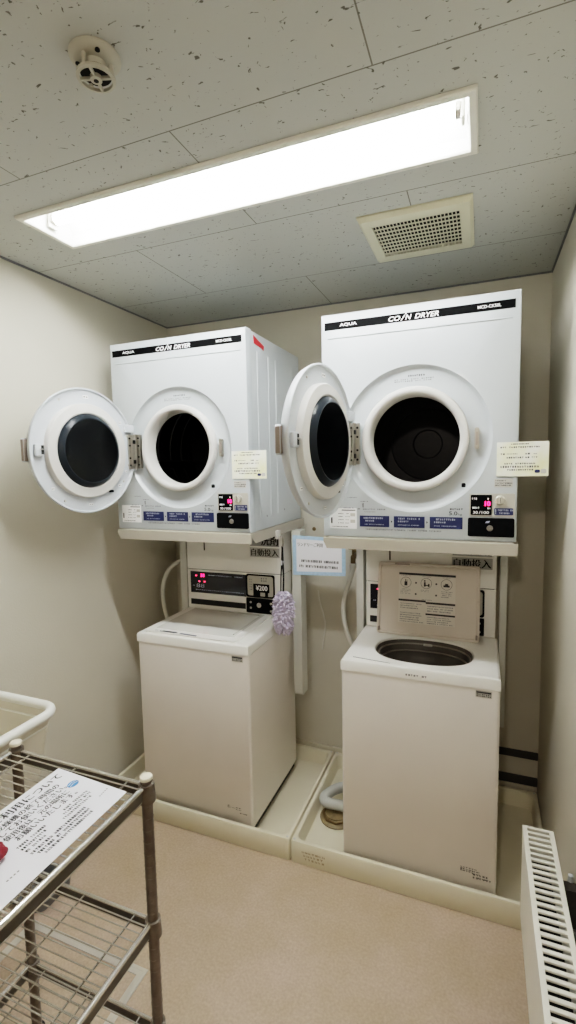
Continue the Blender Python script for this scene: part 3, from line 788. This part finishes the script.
    bm = new(); F = front(f-.0014); fine(bm, F, .145, .178, .975, .997, 2, 310, .7, 0, .01); fine(bm, F, .085, .1, .93, .99, 5, 311, .4, 0, .007); obj('acceptor_print', bm, 'greyink', ca)
    bm = new(); box(bm, .068, .2145, f-.008, y0+.001, .826, .8965, .003, 2); cb = obj('coin_box', bm, 'black', tw)
    bm = new(); lathe(bm, [(0, f-.013), (.009, f-.013), (.011, f-.010), (.012, f-.0075)], (.135, 0, .865), 'y', 24); obj('lock', bm, 'greylab', cb, True)
    for u, v in ((.093, .877), (.093, .850), (.196, .842), (.196, .877)):
        bm = new(); lathe(bm, [(0, f-.0095), (.0055, f-.0095), (.0055, f-.0075)], (u, 0, v), 'y', 12); obj('screw', bm, 'greylab', cb, True)
    # lettering plate on the tank
    bm = new(); box(bm, .093, .239, y0-.0005, y0+.0015, 1.143, 1.205); pl = obj('tank_plate', bm, mat('grey_name_plate', '#8f9090', .5), up)
    bm = new(); text_bm(bm, '洗剤', front(y0-.0009), .150, .234, 1.148, 1.195, .03); obj('tank_lettering', bm, 'black', pl)
    bm = new(); box(bm, .091, .241, y0-.0003, y0+.0015, 1.092, 1.136); pl2 = obj('tank_plate', bm, mat('light_name_plate', '#a9a9a6', .5), up)
    bm = new(); text_bm(bm, '自動投入', front(y0-.0007), .098, .235, 1.097, 1.131, .03); obj('tank_lettering', bm, 'black', pl2)
    bm = new(); box(bm, -.158, -.152, y0-.0003, y0+.0015, 1.11, 1.15); obj('tank_slit', bm, 'dark', up)
    # maker plate and worn print on the front
    bm = new(); box(bm, .189, .238, -.0012, .001, .750, .772, .0004, 1); np_ = obj('name_plate', bm, 'greylab', t)
    bm = new(); F = front(-.0016); quad(bm, F, .191, .236, .764, .770); fine(bm, F, .192, .235, .752, .763, 2, 320, .7, 0, .005); obj('plate_print', bm, 'ink', np_)
    bm = new(); F = front(-.0004)
    text_bm(bm, 'E', F, .150, .161, .128, .139); fine(bm, F, .163, .185, .1285, .1345, 1, 321, .45, 0, .005); fine(bm, F, .187, .218, .123, .139, 2, 322, .5, .2, .006); fine(bm, F, .205, .238, .110, .120, 1, 323, .5, .2, .006)
    if opened: fine(bm, F, .150, .205, .126, .146, 3, 326, .5, .3, .008); fine(bm, F, .19, .245, .108, .13, 2, 327, .6, .3, .009)
    obj('worn_print', bm, 'greyink', t)
    return t
make_washer('ivory coin washing machine with its lid closed, below the left dryer', -1.0905, False)
make_washer('ivory coin washing machine with its lid standing open over a dark tub', -.1945, True)
# ------------------------------------------------------------------ washing pans
def make_pan(label, x0, x1, stain):
    cx = (x0+x1)/2; hw = (x1-x0)/2; y0, y1 = 1.604, 2.222; hd = (y1-y0)/2
    t = thing('washing_pan', label, 'washing machine pan', (cx, (y0+y1)/2, 0), 0, 'washing machine pans')
    bm = new(); h = .0895; rim = .018
    def ring(i, z, r): return [(p[0], p[1], z) for p in rrect(-hw+i, hw-i, -hd+i, hd-i, r, 6)]
    loops(bm, [ring(.002, .001, .006), ring(.0, .004, .008), ring(.0, h-.005, .008), ring(.002, h-.001, .009), ring(.006, h, .012), ring(rim-.006, h, .026), ring(rim-.002, h-.002, .029), ring(rim, h-.006, .030), ring(rim+.003, .030, .028), ring(rim+.006, .021, .026), ring(rim+.012, .020, .022)], cap0=True, cap1=True)
    obj('basin', bm, 'pan', t, True, 40)
    if stain:
        bm = new(); F = front(-hd-.0004)
        rnd_ = random.Random(5)
        for i in range(3):
            fine(bm, F, -.405+.006*i, -.315, .048-.013*i, .060-.013*i, 1, 400+i, .7, .15, .012)
        fine(bm, F, -.41, -.34, .051, .056, 1, 410, .6, 0, .01)
        obj('worn_label', bm, 'panlab', t)
    for sx in (-1, 1):
        for sy in (-1, 1):
            bm = new(); lathe(bm, [(0, h+.0012), (.004, h+.001), (.005, h-.0005)], (sx*(hw-.012), sy*(hd-.012), 0), 'z', 14); obj('screw_cap', bm, 'cream', t, True)
    return t
make_pan('cream plastic floor pan under the closed washer, with a clean front edge', -1.557, -.660, False)
make_pan('cream floor pan under the open washer, worn brown mark on its front edge', -.654, .2455, True)

# drain trap and hose in the right pan
t = thing('drain_trap', 'stained brown floor drain in the pan beside the open washer', 'drain', (-.545, 1.865, .0205))
bm = new(); lathe(bm, [(0, 0), (.070, 0), (.072, .006), (.066, .012), (.052, .014), (.048, .026), (.040, .028), (0, .028)], (0, 0, 0), 'z', 36); obj('flange', bm, 'trap', t, True)
bm = new(); tube(bm, [(.056*math.cos(k*PI/4+.2), .056*math.sin(k*PI/4+.2), .017) for k in range(8)], .006, 8, True); obj('ring_nut', bm, 'brass', t, True)
bm = new()
pts = smooth_path([(-.4595, 2.02, .062), (-.52, 2.015, .070), (-.575, 1.965, .078), (-.605, 1.90, .082), (-.600, 1.868, .082), (-.575, 1.862, .080), (-.53, 1.868, .078), (-.47, 1.872, .076), (-.4600, 1.873, .076)], 10)
tube(bm, pts, .021, 14, rib=.035); tag(obj('drain_hose', bm, 'drainhose', None, True), 'bent grey drain hose lying in the pan beside the open washer', 'hose')

# ------------------------------------------------------------------ water hoses and taps
def make_supply(label, tap, pts, grp):
    t = thing('water_hose', label, 'hose', tap, 0, grp)
    bm = new(); tube(bm, smooth_path([Vector(p)-Vector(tap) for p in pts], 8), .0105, 12); obj('hose', bm, 'hose', t, True)
    d = YB-tap[1]
    bm = new(); rod(bm, (0, .004, .012), (0, d-.001, .012), .010, 14); lathe(bm, [(0, d-.008), (.026, d-.008), (.028, d-.001)], (0, 0, .012), 'y', 24); rod(bm, (0, .006, .012), (0, .006, -.020), .011, 14); tp = obj('tap', bm, 'brass', t, True)
    bm = new(); rod(bm, (0, .006, .022), (0, .006, .045), .005, 10); box(bm, -.022, .022, 0, .012, .045, .053, .003, 2); obj('tap_lever', bm, 'brass', tp)
    bm = new(); lathe(bm, [(.0, -.046), (.0125, -.046), (.016, -.040), (.017, -.022), (.0135, -.018), (0, -.018)], (0, .006, 0), 'z', 18); obj('coupling', bm, 'hose', t, True)
    return t
make_supply('off-white water hose arching from a tap to behind the closed washer', (-1.418, 2.135, 1.085), [(-1.418, 2.140, 1.040), (-1.452, 2.115, 1.030), (-1.500, 2.08, .985), (-1.524, 2.06, .90), (-1.522, 2.06, .80), (-1.505, 2.07, .70), (-1.49, 2.08, .60)], 'washer water hoses')
make_supply('white water hose dropping from a tap beside the blue bordered sign to the open washer', (-.541, 2.150, 1.078), [(-.541, 2.156, 1.034), (-.552, 2.150, .990), (-.578, 2.14, .90), (-.584, 2.14, .83), (-.572, 2.14, .75), (-.545, 2.145, .68), (-.49, 2.147, .63), (-.43, 2.147, .615)], 'washer water hoses')
bm = new(); tube(bm, smooth_path([(-.735, 2.228, .90), (-.727, 2.23, .84), (-.712, 2.235, .78), (-.705, 2.24, .72), (-.72, 2.238, .60)], 6), .0035, 8)
tag(obj('power_cord', bm, 'hose', None, True), 'thin white cord hanging down the wall behind the white post of the left stand', 'cord')
t = thing('wall_fixing', 'small dark round fixing on the back wall above the blue bordered sign', 'fixing', (-.7592, YB, 1.200))
bm = new(); lathe(bm, [(0, -.005), (.008, -.004), (.010, -.0005)], (0, 0, 0), 'y', 20); obj('screw_head', bm, 'brass', t, True)

# ------------------------------------------------------------------ blue bordered sign
t = thing('laundry_sign', 'white paper sign with a light blue border, taped between the two dryers', 'sign', (-.668, 2.040, 1.102), 0)
bm = new(); prism(bm, [(-.123, .096), (-.123, -.087), (.123, -.077), (.123, .088)], 'y', -.001, 0); obj('border', bm, 'skypaper', t)
bm = new(); prism(bm, [(-.106, .080), (-.106, -.070), (.106, -.062), (.106, .073)], 'y', -.0016, -.0008); obj('sheet', bm, 'paper', t)
bm = new(); F = front(-.002); text_bm(bm, 'ランドリーご利用', F, -.100, .020, .046, .064, .03); obj('title', bm, 'greyink', t)
bm = new(); F2 = lambda u, v: (u, -.002, v)
fine(bm, F2, -.082, .092, -.026, -.012, 1, 501, .8, 0, .0068); fine(bm, F2, -.092, .092, -.050, -.036, 1, 502, .8, .05, .0068); obj('print', bm, 'ink', t)

# ------------------------------------------------------------------ lilac duster
t = thing('lilac_duster', 'fluffy lilac duster hanging on a black strap beside the closed washer', 'duster', (-.772, 1.868, .890))
rnd_ = random.Random(11)
bm = new(); sphere(bm, (0, 0, 0), 1, 20, 14, (.034, .034, .082))
for i in range(420):
    z = rnd_.uniform(-1, 1); a = rnd_.uniform(0, 2*PI); s = math.sqrt(max(0, 1-abs(z)**3.2))
    p = Vector((.037*s*math.cos(a), .037*s*math.sin(a), .088*z)); dr = Vector((math.cos(a), math.sin(a), .6*z)); dr.normalize()
    tubep = [p-dr*.006, p+dr*.004, p+dr*.011+Vector((rnd_.uniform(-.004, .004), rnd_.uniform(-.004, .004), -.004))]
    tube(bm, tubep, [.004, .0052, .0030], 6)
obj('chenille_head', bm, 'lilac', t, True, 80)
bm = new(); tube(bm, smooth_path([(0, 0, .085), (.004, -.003, .15), (.002, -.002, .23), (.000, 0, .285)], 6), .0045, 8)
tube(bm, smooth_path([(-.012, .004, .09), (-.010, .003, .15), (-.004, .001, .22), (.000, 0, .285)], 6), .0035, 8)
st_ = obj('strap', bm, 'strap', t, True)
bm = new(); box(bm, -.005, .006, -.006, .006, .205, .225, .001, 1); obj('strap_tag', bm, 'paper', st_)
bm = new(); tube(bm, smooth_path([(0, 0, .280), (.004, 0, .295), (.003, 0, .318), (-.004, 0, .328), (-.010, 0, .322)], 5), .004, 8); obj('hook', bm, 'steel', t, True)
bm = new(); box(bm, -.026, -.012, -.014, .014, .316, .352, .003, 2); obj('adhesive_pad', bm, 'cream', t)

# ------------------------------------------------------------------ radiator
t = thing('panel_radiator', 'white panel radiator with a slotted top grille along the right wall', 'radiator', (.162, .86, 0))
x0, x1, ya, yb2, z0, z1 = -.038, .038, -.62, .565, .2175, .495
bm = new(); box(bm, x0, x0+.010, ya, yb2-.003, z0, z1-.006, .003, 2)
obj('front_plate', bm, 'rad', t)
bm = new(); box(bm, x1-.010, x1, ya, yb2-.003, z0, z1-.006, .003, 2); obj('back_plate', bm, 'rad', t)
bm = new(); box(bm, x0+.010, x1-.010, ya, ya+.004, z0, z1-.006); obj('side_cover', bm, 'rad', t)
bm = new(); box(bm, x0, x1, yb2-.004, yb2, z0, z1, .001, 1); obj('side_cover', bm, 'rad', t)
# grille: frame with real slots
bm = new(); pitch = .0195; sl = .0105; ins = .011
box(bm, x0-.001, x0+ins, ya, yb2, z1-.006, z1, .0015, 2); box(bm, x1-ins, x1+.001, ya, yb2, z1-.006, z1, .0015, 2)
y = yb2-.009; edges = [yb2]
while y-sl > ya+.01:
    box(bm, x0+ins-.001, x1-ins+.001, y, y+(pitch-sl) if y < yb2-.02 else yb2, z1-.0055, z1-.0003, .0008, 1); y -= pitch
obj('top_grille', bm, 'rad', t)
bm = new(); box(bm, x0+.011, x1-.011, ya+.01, yb2-.01, z1-.09, z1-.085); obj('convector', bm, 'dark', t)
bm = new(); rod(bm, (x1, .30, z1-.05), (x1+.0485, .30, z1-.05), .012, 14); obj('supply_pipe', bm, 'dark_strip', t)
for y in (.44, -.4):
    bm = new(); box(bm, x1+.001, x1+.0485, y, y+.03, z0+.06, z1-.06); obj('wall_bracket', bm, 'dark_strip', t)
bm = new(); lathe(bm, [(0, .018), (.006, .017), (.0075, .0), (.0075, -.03), (0, -.03)], (x1+.030, .475, z1-.062), 'z', 18); obj('valve_cap', bm, 'white', t, True)

# ------------------------------------------------------------------ wire rack
CX0, CX1, CY0, CY1 = -1.093, -.689, .235, .838
t = thing('wire_shelving_rack', 'three-tier chrome wire shelving rack at the lower left of the room', 'shelving rack', ((CX0+CX1)/2, (CY0+CY1)/2, 0))
ax, ay = (CX1-CX0)/2, (CY1-CY0)/2
for sx in (-1, 1):
    for sy in (-1, 1):
        bm = new(); rod(bm, (sx*ax, sy*ay, .012), (sx*ax, sy*ay, .818), .0125, 18)
        for k in range(26):
            z = .06+k*.029; tube(bm, [(sx*ax+.0125*math.cos(2*PI*q/18), sy*ay+.0125*math.sin(2*PI*q/18), z) for q in range(18)], .0007, 4, True)
        p = obj('post', bm, 'postmetal', t, True)
        bm = new(); lathe(bm, [(0, .825), (.010, .8248), (.0135, .8235), (.0148, .821), (.0148, .8165), (.0120, .816)], (sx*ax, sy*ay, 0), 'z', 24); obj('post_cap', bm, 'cap', p, True)
        bm = new(); lathe(bm, [(0, .0), (.019, .0), (.020, .008), (.012, .014), (.008, .03)], (sx*ax, sy*ay, 0), 'z', 18); obj('foot', bm, 'blackm', p, True)
for zs in (.803, .472, .207):
    bm = new()
    g = .016
    # side rails: bright round top bead, lower bead, flat band between
    for s in (-1, 1):
        rod(bm, (s*ax, -ay+g, zs-.002), (s*ax, ay-g, zs-.002), .0062, 10); rod(bm, (s*ax, -ay+g, zs-.030), (s*ax, ay-g, zs-.030), .0035, 8)
        rod(bm, (-ax+g, s*ay, zs-.002), (ax-g, s*ay, zs-.002), .0042, 10); rod(bm, (-ax+g, s*ay, zs-.030), (ax-g, s*ay, zs-.030), .0035, 8)
    sh = obj('shelf', bm, 'chrome', t, True)
    bm = new()
    for s in (-1, 1):
        box(bm, s*ax-.003, s*ax+.003, -ay+g, ay-g, zs-.030, zs-.004); box(bm, -ax+g, ax-g, s*ay-.003, s*ay+.003, zs-.030, zs-.004)
    obj('rail_band', bm, 'railside', sh)
    bm = new(); n = 30
    for k in range(1, n): y = -ay+2*ay*k/n; rod(bm, (-ax+.004, y, zs), (ax-.004, y, zs), .0017, 6)
    obj('wire_deck', bm, 'chrome', sh, True)
    bm = new()
    for u in (-ax+.05, 0.0, ax-.05): rod(bm, (u, -ay+.004, zs-.0045), (u, ay-.004, zs-.0045), .0026, 6)
    obj('support_wire', bm, 'chrome', sh, True)
    for sx in (-1, 1):
        for sy in (-1, 1):
            bm = new(); lathe(bm, [(.0128, .004), (.0175, .003), (.0195, -.030), (.0195, -.038), (.0128, -.040)], (sx*ax, sy*ay, zs), 'z', 20); obj('collar', bm, 'postmetal', sh, True)

# paper on the rack
PZ = .8052
t = thing('usage_notice', 'white printed notice sheet lying on the top of the wire rack', 'notice', (-.813, .662, PZ))
bm = new(); prism(bm, [(-.104, -.165), (.104, -.168), (.1025, .137), (-.109, .150)] , 'z', 0, .0008); obj('sheet', bm, 'paper', t)
G = lambda u, v: (-v, u, .0012)       # u to the right of the text (+y), v up the sheet (-x)
bm = new(); text_bm(bm, 'ご利用について', G, -.040, .131, .074, .096, .035); obj('title', bm, 'ink', t)
bm = new()
for i, (s, a, b_) in enumerate((('乾燥機の終了時間の', -.020, .108), ('してお使いください。', -.025, .110), ('使用後は、元の場所に', -.030, .100), ('お願いいたします。', -.020, .104))):
    v = .052-.0185*i; text_bm(bm, s, G, a-.030, b_-.006, v, v+.0160, .03)
obj('body_text', bm, 'ink', t)
bm = new()
for i in range(3): v = -.022-.010*i; fine(bm, G, .045-.01*i, .115-.008*i, v, v+.010, 1, 600+i, .62, .1, .0045)
for i in range(3): v = -.058-.011*i; fine(bm, G, -.065+.006*i, .075, v, v+.011, 1, 610+i, .62, .12, .0048)
for i in range(3): v = -.022-.011*i; fine(bm, G, -.065, .0-.01*i, v, v+.010, 1, 620+i, .62, .12, .0045)
obj('small_text', bm, 'ink', t)
bm = new()
for i in range(5): quad(bm, G, .104+.006*i, .107+.006*i, -.058+.0006*i, -.055+.0006*i)
for i in range(4): quad(bm, G, -.125+.007*i, -.121+.007*i, -.066, -.063)
obj('dotted_rule', bm, 'greyink', t)
bm = new(); prism(bm, [(-(.031+.0105*math.sin(k*PI/10)) , .117+.0135*math.cos(k*PI/10)) for k in range(20)], 'z', .0008, .0013); lg = obj('emblem', bm, mat('blue_emblem', '#3f78b4', .6), t)
bm = new(); H = lambda u, v: (-v, u, .0016)
for v in (.027, .033): bm.faces.new([bm.verts.new(H(u, q)) for u, q in ((.106, v), (.117, v+.003), (.128, v), (.128, v+.0014), (.117, v+.0044), (.106, v+.0014))])
obj('emblem_stripe', bm, 'whiteink', lg)

# dark red pouch on the sheet
t = thing('red_cloth_pouch', 'dark red cloth pouch lying on the white notice sheet', 'pouch', (-.812, .546, PZ+.001))
bm = new()
bmesh.ops.create_icosphere(bm, subdivisions=4, radius=1)
rnd_ = random.Random(3)
for v in bm.verts:
    p = v.co.copy(); w = 1+.10*math.sin(9*p.x+3*p.y)*math.cos(8*p.y-2*p.z)
    z = p.z*.017*w+.017; v.co = (p.x*.027*w, p.y*.037*w, max(z*.85, 0.0))
obj('pouch', bm, 'burgundy', t, True, 80)
bm = new(); tube(bm, smooth_path([(.002, -.026, .022), (.004, -.012, .0275), (.003, .010, .0275), (.0, .026, .021)], 5), .0018, 6); obj('seam', bm, mat('red_seam', '#b8455a', .8), t, True)

# ------------------------------------------------------------------ laundry basket on a grey bin
BXR, BY1, BZ = -1.146, 1.046, .813
t = thing('storage_bin', 'off-white plastic bin on the floor under the white laundry basket', 'bin', (-1.435, .78, 0))
bm = new()
def rg(x0_, x1_, y0_, y1_, r, z): return [(a, b_, z) for a, b_ in rrect(x0_, x1_, y0_, y1_, r, 6)]
loops(bm, [rg(-.085, .070, -.16, .16, .04, .002), rg(-.095, .080, -.17, .17, .045, .02), rg(-.112, .100, -.19, .19, .05, .50), rg(-.118, .106, -.196, .196, .055, .503), rg(-.118, .106, -.196, .196, .055, .512), rg(-.108, .096, -.186, .186, .05, .512), rg(-.090, .070, -.165, .165, .045, .03)], cap0=True, cap1=True)
obj('bucket', bm, 'basketbody', t, True, 40)
bm = new(); prism(bm, rrect(-.116, .104, -.194, .194, .05, 6), 'z', .5125, .520); obj('lid', bm, 'basketbody', t)
t = thing('floor_tray', 'low dark grey plastic tray on the floor by the left wall, behind the wire rack', 'tray', (-1.462, 1.165, 0))
bm = new()
loops(bm, [rg(-.080, .085, -.065, .065, .03, .001), rg(-.088, .095, -.075, .075, .035, .006), rg(-.092, .099, -.080, .080, .04, .035), rg(-.094, .101, -.083, .083, .043, .037), rg(-.094, .101, -.083, .083, .043, .041), rg(-.089, .096, -.077, .077, .038, .039), rg(-.082, .088, -.068, .068, .033, .009)], cap0=True, cap1=True)
obj('basin', bm, 'greybin', t, True, 40)
t = thing('laundry_basket', 'white plastic laundry basket with a thick rounded rim, against the left wall', 'basket', ((XL+.008+BXR)/2, .80, .5205))
hw, hd = (BXR-XL-.016)/2, BY1-.80
bm = new(); rz = BZ-.5205
rim = [(a, b_, rz-.009) for a, b_ in rrect(-hw+.009, hw-.009, -hd, hd-.009, .055, 8)]
tube(bm, rim, .0135, 12, True); obj('rim', bm, 'basket', t, True)
bm = new()
def rb(i, z, r=.05): return [(a, b_, z) for a, b_ in rrect(-hw+.009+i, hw-.009-i, -hd+i, hd-.009-i, r, 8)]
loops(bm, [rb(.002, rz-.012), rb(.006, rz-.04), rb(.045, .004, .04), rb(.052, .0, .035), rb(.049, .004, .035), rb(.010, rz-.04), rb(.006, rz-.012)], cap1=False)
V = [bm.verts.new(p) for p in rb(.052, .003, .035)]; bm.faces.new(V)
obj('body', bm, 'basketbody', t, True, 40)
bm = new(); tube(bm, [(a, b_, rz-.045) for a, b_ in rrect(-hw+.018, hw-.018, -hd+.01, hd-.018, .05, 8)], .004, 8, True); obj('inner_ledge', bm, 'basket', t, True)

# ------------------------------------------------------------------ camera, world
yaw, pit, rol = R(21.6877), R(-5.3673), R(-1.117)
F_ = Vector((-math.sin(yaw)*math.cos(pit), math.cos(yaw)*math.cos(pit), math.sin(pit)))
Rr = Vector((math.cos(yaw), math.sin(yaw), 0)); U_ = Rr.cross(F_)
R2 = math.cos(rol)*Rr+math.sin(rol)*U_; U2 = -math.sin(rol)*Rr+math.cos(rol)*U_
cam = bpy.data.cameras.new('camera'); co = bpy.data.objects.new('camera', cam); COL.objects.link(co)
mw = Matrix((R2, U2, -F_)).transposed().to_4x4(); mw.translation = (0, 0, 1.509); co.matrix_world = mw
cam.sensor_fit = 'VERTICAL'; cam.sensor_height = 36; cam.lens = 486.7792*36/1024; cam.clip_start = .01
scene.camera = co
w = bpy.data.worlds.new('world'); scene.world = w; w.use_nodes = True
w.node_tree.nodes['Background'].inputs['Color'].default_value = (.9, .95, 1, 1); w.node_tree.nodes['Background'].inputs['Strength'].default_value = .05
scene.view_settings.view_transform = 'Filmic'
scene.view_settings.look = 'Medium High Contrast'
scene.view_settings.exposure = 1.5
scene.cycles.max_bounces = 10; scene.cycles.diffuse_bounces = 6
